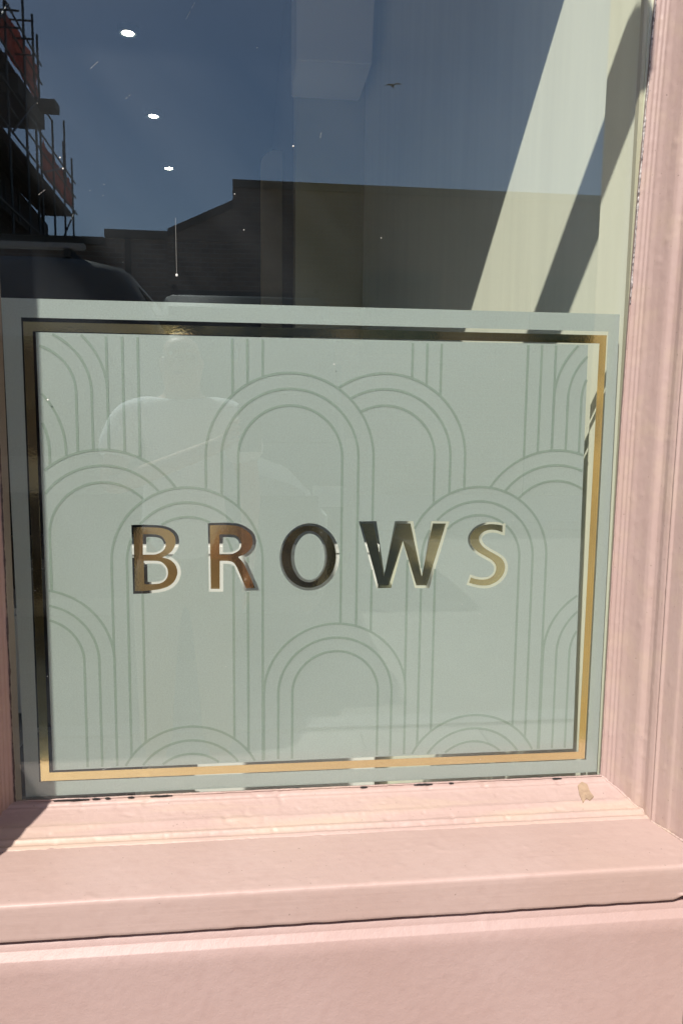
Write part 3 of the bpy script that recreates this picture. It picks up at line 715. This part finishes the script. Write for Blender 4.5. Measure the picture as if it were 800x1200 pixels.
for z, y0, y1, k in ((9.55, 20, 26.0, 5), (7.62, 20, 31, 5), (5.62, 20, 31, 5)):
    for i in range(k):
        x = -.10 - .225 * i
        MB().add([(SX(y0) + x - .2, SY(y0), z), (SX(y0) + x, SY(y0), z), (SX(y1) + x, SY(y1), z), (SX(y1) + x - .2, SY(y1), z)] + [(SX(y0) + x - .2, SY(y0), z + .06), (SX(y0) + x, SY(y0), z + .06), (SX(y1) + x, SY(y1), z + .06), (SX(y1) + x - .2, SY(y1), z + .06)],
                 [(0, 3, 2, 1), (4, 5, 6, 7), (0, 1, 5, 4), (1, 2, 6, 5), (2, 3, 7, 6), (3, 0, 4, 7)]).build('board', M_board, sc)
for y in (20.0, 21.5, 23): # ladder-like guard frames facing the street
    for z in (9.9, 10.3, 10.75, 11.8, 12.3): pole((SX(y) - 3.4, SY(y), z), (SX(y) + .5, SY(y), z), .025)
pole((SX(21) - .55, SY(21), 9), (SX(21) - .45, SY(21), 13.6), .03)
MB().box(SX(25.6) - 1.2, SX(25.6) + .55, SY(25.8), SY(25.2), 9.38, 9.62).build('board', M_board, sc)
MB().box(SX(25.6) - 1.2, SX(25.6) + .05, SY(26.0), SY(23.2), 9.0, 9.5).build('board', M_board, sc)
pole((SX(26.9) + .45, SY(26.9), 7.7), (SX(26.9) + .45, SY(26.9), 9.6), .03)
for (y0, y1, z0, z1) in ((22.3, 25.6, 9.62, 10.72), (25.9, 30.7, 7.72, 8.72), (20.0, 22.2, 9.7, 10.5)):   # sagging net strips
    V = []; F = []; nn = 14
    for i in range(nn + 1):
        yd = y0 + (y1 - y0) * i / nn
        for j in range(5):
            z = z0 + (z1 - z0) * j / 4 - (.06 * abs(sin(i * 1.3)) if j == 4 else 0)
            V.append((SX(yd) - .03 + .09 * noise.noise(Vector((yd * 1.5, z * 2, 0))), SY(yd), z))
    for i in range(nn):
        for j in range(4): F.append((i * 5 + j, i * 5 + j + 1, (i + 1) * 5 + j + 1, (i + 1) * 5 + j))
    mesh_obj('safety_net', V, F, M_net, sc)

# tan side wall to the right that the gold strip mirrors
o = MB().box(1.62, 2.4, -1.68, -.24, GZ, 3.1).build('tan_side_wall', mat('tan_render', (.50, .36, .20), .85, var=.06, vscale=3, bump=.002, bscale=30), bevel=.01)
tag(o, 'tan rendered side wall of the next shop, mirrored in the gold strip', 'wall')

# vans
def van(name, label, loc, rotz, body, L_=4.9, W_=1.9, H=2.35):
    e = empty(name, label, 'van', (0, 0, 0), 'vans parked in the street')
    m = mat('van_paint', body, .55, spec=.3)
    # side profile (x along length, front at +x)
    pr = [(-L_ / 2, .35), (-L_ / 2 - .02, 1.1), (-L_ / 2 + .05, H - .12), (-L_ / 2 + .2, H), (.95, H), (1.25, H - .06), (1.95, 1.22), (2.30, 1.08), (L_ / 2, .92), (L_ / 2 + .04, .45), (L_ / 2 - .05, .28), (-L_ / 2 + .05, .28)]
    V = []; F = []; k = len(pr)
    def halfw(z): return W_ / 2 * (1 - .10 * max(0, (z - 1.1)) / 1.2)
    rows = [(-1, 0), (-1, 1), (1, 1), (1, 0)]
    for s_, inner in ((-1, .06), (-1, 0), (1, 0), (1, .06)):
        for (x, z) in pr:
            sh = .07 if inner == 0 else 0
            cxm, czm = 0, 1.2
            V.append((x * (1 - .0 * sh), s_ * halfw(z) * (1 if inner == 0 else .93) if True else 0, z) if inner else (x - (.04 if x > 0 else -.04), s_ * halfw(z), z - (.05 if z > 1.2 else -.03)))
    for a in range(3):
        for i in range(k): F.append((a * k + i, a * k + (i + 1) % k, (a + 1) * k + (i + 1) % k, (a + 1) * k + i))
    # order: outer rims are rows 0 and 3 (inset), sides rows 1 and 2
    V2 = V[:k]; F.append(tuple(range(k))[::-1]); F.append(tuple(range(3 * k, 4 * k)))
    # reorder so the wide rows lie outside
    V = [None] * (4 * k); order = []
    for a, (s_, full) in enumerate(((-1, True), (-1, False), (1, False), (1, True))):
        for i, (x, z) in enumerate(pr):
            if full: V[a * k + i] = (x - (.05 if x > 0 else -.05), s_ * halfw(z), z - (.06 if z > 1.2 else -.04))
            else: V[a * k + i] = (x, s_ * halfw(z) * .92, z)
    bo = mesh_obj('body', V, F, m, e)
    bm = bmesh.new(); bm.from_mesh(bo.data); bmesh.ops.recalc_face_normals(bm, faces=bm.faces)
    bmesh.ops.bevel(bm, geom=list(bm.edges), offset=.025, segments=2, affect='EDGES', clamp_overlap=True); bm.to_mesh(bo.data); bm.free()
    for p in bo.data.polygons: p.use_smooth = True
    gm = M_pane
    def quad(name_, pts, th=.012, mm=None):
        c = sum((Vector(p) for p in pts), Vector()) / len(pts)
        nn = (Vector(pts[1]) - Vector(pts[0])).cross(Vector(pts[2]) - Vector(pts[0])).normalized()
        V = [Vector(p) - nn * th for p in pts] + [Vector(p) + nn * th for p in pts]; q = len(pts)
        F = [tuple(range(q))[::-1], tuple(range(q, 2 * q))] + [(i, (i + 1) % q, q + (i + 1) % q, q + i) for i in range(q)]
        return mesh_obj(name_, V, F, mm or gm, e)
    quad('windscreen', [(1.30, -.74, H - .17), (1.30, .74, H - .17), (1.93, .80, 1.27), (1.93, -.80, 1.27)], .02)
    for s_ in (-1, 1):
        def sp(x, z): return (x, s_ * (halfw(z) + .004), z)
        quad('side_window', [sp(.30, 1.28), sp(1.62, 1.28), sp(1.08, 1.98), sp(.30, 1.98)])
        for x0, x1, z0, z1, nm in ((.245, .265, .4, 2.1, 'door_seam'), (-1.0, -.98, .4, 2.1, 'door_seam')): quad(nm, [sp(x0, z0), sp(x1, z0), sp(x1, z1), sp(x0, z1)], .004, M_dark)
        quad('side_trim', [sp(-2.38, .42), sp(2.40, .42), sp(2.40, 1.04), sp(-2.38, 1.10)], .015, M_dark)
        MB().box(1.30, 1.42, s_ * .92 if s_ > 0 else -1.14, 1.14 if s_ > 0 else -.92, 1.3, 1.62).build('mirror', M_dark, e, bevel=.02)
        MB().box(2.30, 2.47, min(s_ * .55, s_ * .86), max(s_ * .55, s_ * .86), .72, .92).build('headlight', M_white, e, bevel=.02)
        MB().box(-2.50, -2.44, min(s_ * .80, s_ * .90), max(s_ * .80, s_ * .90), .9, 1.5).build('tail_light', mat('red_lens', (.35, .01, .01), .2), e, bevel=.01)
        for x in (-1.45, 1.55):
            w_ = MB().tube((x, s_ * .76, .33), (x, s_ * .99, .33), .33, 20).build('wheel', M_dark, e, bevel=.02)
            sub(MB().tube((x, s_ * .975, .33), (x, s_ * 1.0, .33), .20, 16), 'rim', M_pole, w_)
        MB().box(-2.2, 1.0, s_ * .72 - .02, s_ * .72 + .02, H + .05, H + .09).build('roof_bar', M_white if body[0] > .1 else M_dark, e, bevel=.008)
    for x in (-2.0, -.9, .2, .9): MB().box(x - .02, x + .02, -.76, .76, H + .0, H + .05).build('roof_rack', M_pole, e)
    MB().box(2.40, 2.56, -.90, .90, .32, .58).build('bumper', M_dark, e, bevel=.03)
    MB().box(-2.56, -2.42, -.90, .90, .32, .55).build('bumper', M_dark, e, bevel=.03)
    for s_ in (-1, 1): quad('rear_window', [(-2.47, s_ * .08, 1.3), (-2.47, s_ * .74, 1.3), (-2.44, s_ * .70, 1.95), (-2.44, s_ * .08, 1.95)], .02)
    e.location = loc; e.rotation_euler = (0, 0, rotz)
    return e
van('parked_van', 'grey van with black lower cladding parked side on, mirrored low at the left', (-1.65, -4.55, GZ - .12), 0, (.26, .25, .23), H=2.46)
van('parked_van', 'dark teal van parked nose towards the shop, mirrored behind the grey van', (.30, -8.0, GZ - .12), R(90), (.012, .035, .038), H=2.72)

# gull
M_gull = mat('gull_feathers', (.10, .09, .08), .9)
gx, gy, gz_ = 10.8, -58.8, 24.3
V = []; F = []
for i, t in enumerate([-1, -.7, -.35, 0, .35, .7, 1]):
    z = gz_ + .16 * (1 - abs(abs(t) - .5) * 2) + (-.05 if t < 0 else .12) * abs(t)
    c = .22 * (1 - .7 * abs(t)); x = gx + t * .62
    V += [(x, gy + c, z), (x, gy - c, z), (x, gy, z + .03)]
for i in range(6):
    a = i * 3; b_ = a + 3; F += [(a, b_, b_ + 2, a + 2), (a + 2, b_ + 2, b_ + 1, a + 1), (a, a + 1, b_ + 1, b_)]
e = empty('gull', 'small gull flying in the mirrored sky', 'bird', (gx, gy, gz_))
mesh_obj('wings', V, F, M_gull, e)
mbg = MB(); mbg.tube((gx - .05, gy + .18, gz_ + .02), (gx + .02, gy - .02, gz_ - .02), .03, 8, .075); mbg.tube((gx + .02, gy - .02, gz_ - .02), (gx + .14, gy - .25, gz_ - .07), .075, 8, .03); mbg.tube((gx - .05, gy + .18, gz_ + .02), (gx - .09, gy + .26, gz_ + .03), .035, 8, .008)
mbg.build('body', M_gull, e, smooth=True)

# ------------------------------------------------------------------ the photographer, mirrored faintly in the film
M_skin = mat('skin', (.50, .28, .19), .5); M_tee = mat('white_tee', (.78, .78, .78), .85, bump=.002, bscale=25); M_trs = mat('khaki_trousers', (.42, .35, .26), .9)
M_hair = mat('brown_hair', (.06, .035, .02), .6); M_shoe = mat('white_shoe', (.5, .5, .5), .6)
PX, PY = .09, -1.70
per = empty('person', 'person in a white t-shirt holding up a phone, mirrored in the frosted film', 'person', (PX, PY, GZ))
def skinned(name, nodes, edges, m, sub_lv=2, root=0):
    me = bpy.data.meshes.new(name); base = Vector(per.location)
    me.from_pydata([Vector(p[0]) - base for p in nodes], edges, [])
    o = bpy.data.objects.new(name, me); COL.objects.link(o); o.parent = per
    md = o.modifiers.new('skin', 'SKIN'); md.use_smooth_shade = True
    for i, p in enumerate(nodes):
        r = p[1]; me.skin_vertices[0].data[i].radius = (r, r) if not isinstance(r, tuple) else r
    me.skin_vertices[0].data[root].use_root = True
    o.modifiers.new('sub', 'SUBSURF').levels = sub_lv; o.modifiers['sub'].render_levels = sub_lv
    dg = bpy.context.evaluated_depsgraph_get(); dg.update()
    m2 = bpy.data.meshes.new_from_object(o.evaluated_get(dg)); o.modifiers.clear(); o.data = m2
    m2.materials.clear(); m2.materials.append(m)
    for p in m2.polygons: p.use_smooth = True
    return o
ph = CAM + Vector((.0, -.014, -.02))      # phone centre
Z = GZ
def P(dx, dy, z): return Vector((PX + dx, PY + dy, Z + z))
hl = ph + Vector((-.052, -.02, -.045)); hr = ph + Vector((.052, -.02, -.045))
nodes = [(P(0, 0, .95), (.15, .11)), (P(0, .005, 1.12), (.135, .10)), (P(0, .01, 1.30), (.15, .11)), (P(0, 0, 1.42), (.12, .08)), (P(0, .01, 1.49), .055),
         (P(.0, .02, 1.57), (.068, .085)), (P(.0, .035, 1.64), (.073, .092)), (P(.0, .03, 1.70), (.055, .07)),
         # arms: shoulder, elbow, wrist
         (P(-.195, 0, 1.405), .06), (P(-.255, .10, 1.16), .042), (hl + Vector((-.03, -.05, -.035)), .026),
         (P(.195, 0, 1.405), .06), (P(.245, -.03, 1.13), .042), (P(.235, .05, .885), .026),
         # legs
         (P(-.095, 0, .86), .095), (P(-.11, .01, .50), .058), (P(-.12, -.02, .10), .040), (P(-.13, .12, .045), .032),
         (P(.095, 0, .86), .095), (P(.11, .01, .50), .058), (P(.12, -.02, .10), .040), (P(.13, .12, .045), .032),
         (P(0, .125, 1.605), .012), (P(-.078, .03, 1.62), .014), (P(.078, .03, 1.62), .014)]
edges = [(0, 1), (1, 2), (2, 3), (3, 4), (4, 5), (5, 6), (6, 7), (3, 8), (8, 9), (9, 10), (3, 11), (11, 12), (12, 13), (0, 14), (14, 15), (15, 16), (16, 17), (0, 18), (18, 19), (19, 20), (20, 21), (5, 22), (5, 23), (5, 24)]
def hand(wr, h, sgn):
    k = len(nodes)
    nodes.append((h, (.022, .016))); edges.append((wr, k))
    for i, (dz, ln) in enumerate(((.030, .036), (.012, .042), (-.007, .038), (-.025, .030))):   # fingers curl round the back of the phone
        a = len(nodes)
        b0 = h + Vector((sgn * -.002, .008, dz))
        nodes.append((b0, .0085)); nodes.append((b0 + Vector((-sgn * .010, .022, .003)), .0078)); nodes.append((b0 + Vector((-sgn * ln * .55, .028, .006)), .0070))
        edges.extend([(k, a), (a, a + 1), (a + 1, a + 2)])
    a = len(nodes)
    nodes.append((h + Vector((-sgn * .010, -.008, .018)), .0095)); nodes.append((h + Vector((-sgn * .022, .000, .042)), .0080))
    edges.extend([(k, a), (a, a + 1)])
hand(10, hl, -1)
k = len(nodes); hp = P(.235, .065, .83)          # right hand hangs relaxed, fingers slightly curled
nodes.append((hp, (.024, .016))); edges.append((13, k))
for i, (dy, ln) in enumerate(((.030, .075), (.011, .085), (-.008, .080), (-.026, .062))):
    a = len(nodes)
    nodes.append((hp + Vector((0, dy, -.035)), .0085)); nodes.append((hp + Vector((-.004, dy + .004, -.035 - ln * .55)), .0078)); nodes.append((hp + Vector((-.022, dy + .006, -.035 - ln)), .0068))
    edges.extend([(k, a), (a, a + 1), (a + 1, a + 2)])
a = len(nodes); nodes.append((hp + Vector((-.012, .036, -.012)), .0095)); nodes.append((hp + Vector((-.020, .050, -.045)), .008)); edges.extend([(k, a), (a, a + 1)])
skinned('body', nodes, edges, M_skin)
skinned('t_shirt', [(P(0, 0, .82), (.185, .145)), (P(0, .005, 1.10), (.165, .13)), (P(0, .01, 1.30), (.178, .135)), (P(0, 0, 1.425), (.13, .095)), (P(0, .005, 1.465), (.07, .065)),
                    (P(-.195, 0, 1.405), .082), (P(-.24, .06, 1.25), .078), (P(.195, 0, 1.405), .082), (P(.235, -.015, 1.24), .078)],
        [(0, 1), (1, 2), (2, 3), (3, 4), (3, 5), (5, 6), (3, 7), (7, 8)], M_tee)
skinned('trousers', [(P(0, 0, .98), (.165, .125)), (P(0, 0, .90), (.17, .13)), (P(-.10, 0, .78), .105), (P(-.11, .01, .50), .080), (P(-.12, -.02, .12), .062), (P(.10, 0, .78), .105), (P(.11, .01, .50), .080), (P(.12, -.02, .12), .062)],
        [(0, 1), (1, 2), (2, 3), (3, 4), (1, 5), (5, 6), (6, 7)], M_trs)
skinned('hair', [(P(0, -.035, 1.56), (.06, .045)), (P(0, -.02, 1.64), (.082, .082)), (P(0, .02, 1.715), (.068, .075))], [(0, 1), (1, 2)], M_hair)
for s_ in (-1, 1):
    skinned('shoe', [(P(s_ * .12, -.06, .05), .045), (P(s_ * .125, .06, .045), .048), (P(s_ * .13, .17, .035), .036)], [(0, 1), (1, 2)], M_shoe)
    skinned('eye', [(P(s_ * .030, .108, 1.635), .010), (P(s_ * .030, .112, 1.635), .008)], [(0, 1)], M_white, 1)
skinned('mouth', [(P(-.022, .112, 1.568), .006), (P(0, .118, 1.567), .007), (P(.022, .112, 1.568), .006)], [(0, 1), (1, 2)], mat('lip', (.35, .12, .10), .5), 1)
pe = empty('phone', 'dark phone held up to photograph the window', 'phone', tuple(ph))
MB().box(ph.x - .036, ph.x + .036, ph.y - .004, ph.y + .004, ph.z - .105, ph.z + .042).build('case', mat('dark_phone', (.02, .02, .025), .25), pe, bevel=.003)
MB().box(ph.x - .034, ph.x + .034, ph.y - .0052, ph.y - .0041, ph.z - .102, ph.z + .039).build('display', M_pane, pe)
MB().box(ph.x - .034, ph.x + .002, ph.y + .0041, ph.y + .0058, ph.z + .003, ph.z + .039).build('camera_plate', M_dark, pe, bevel=.0008)
for dx, dz in ((-.024, .029), (-.024, .012), (-.007, .020)):
    MB().tube((ph.x + dx, ph.y + .0058, ph.z + dz), (ph.x + dx, ph.y + .0075, ph.z + dz), .0065, 16).build('lens', M_pane, pe)
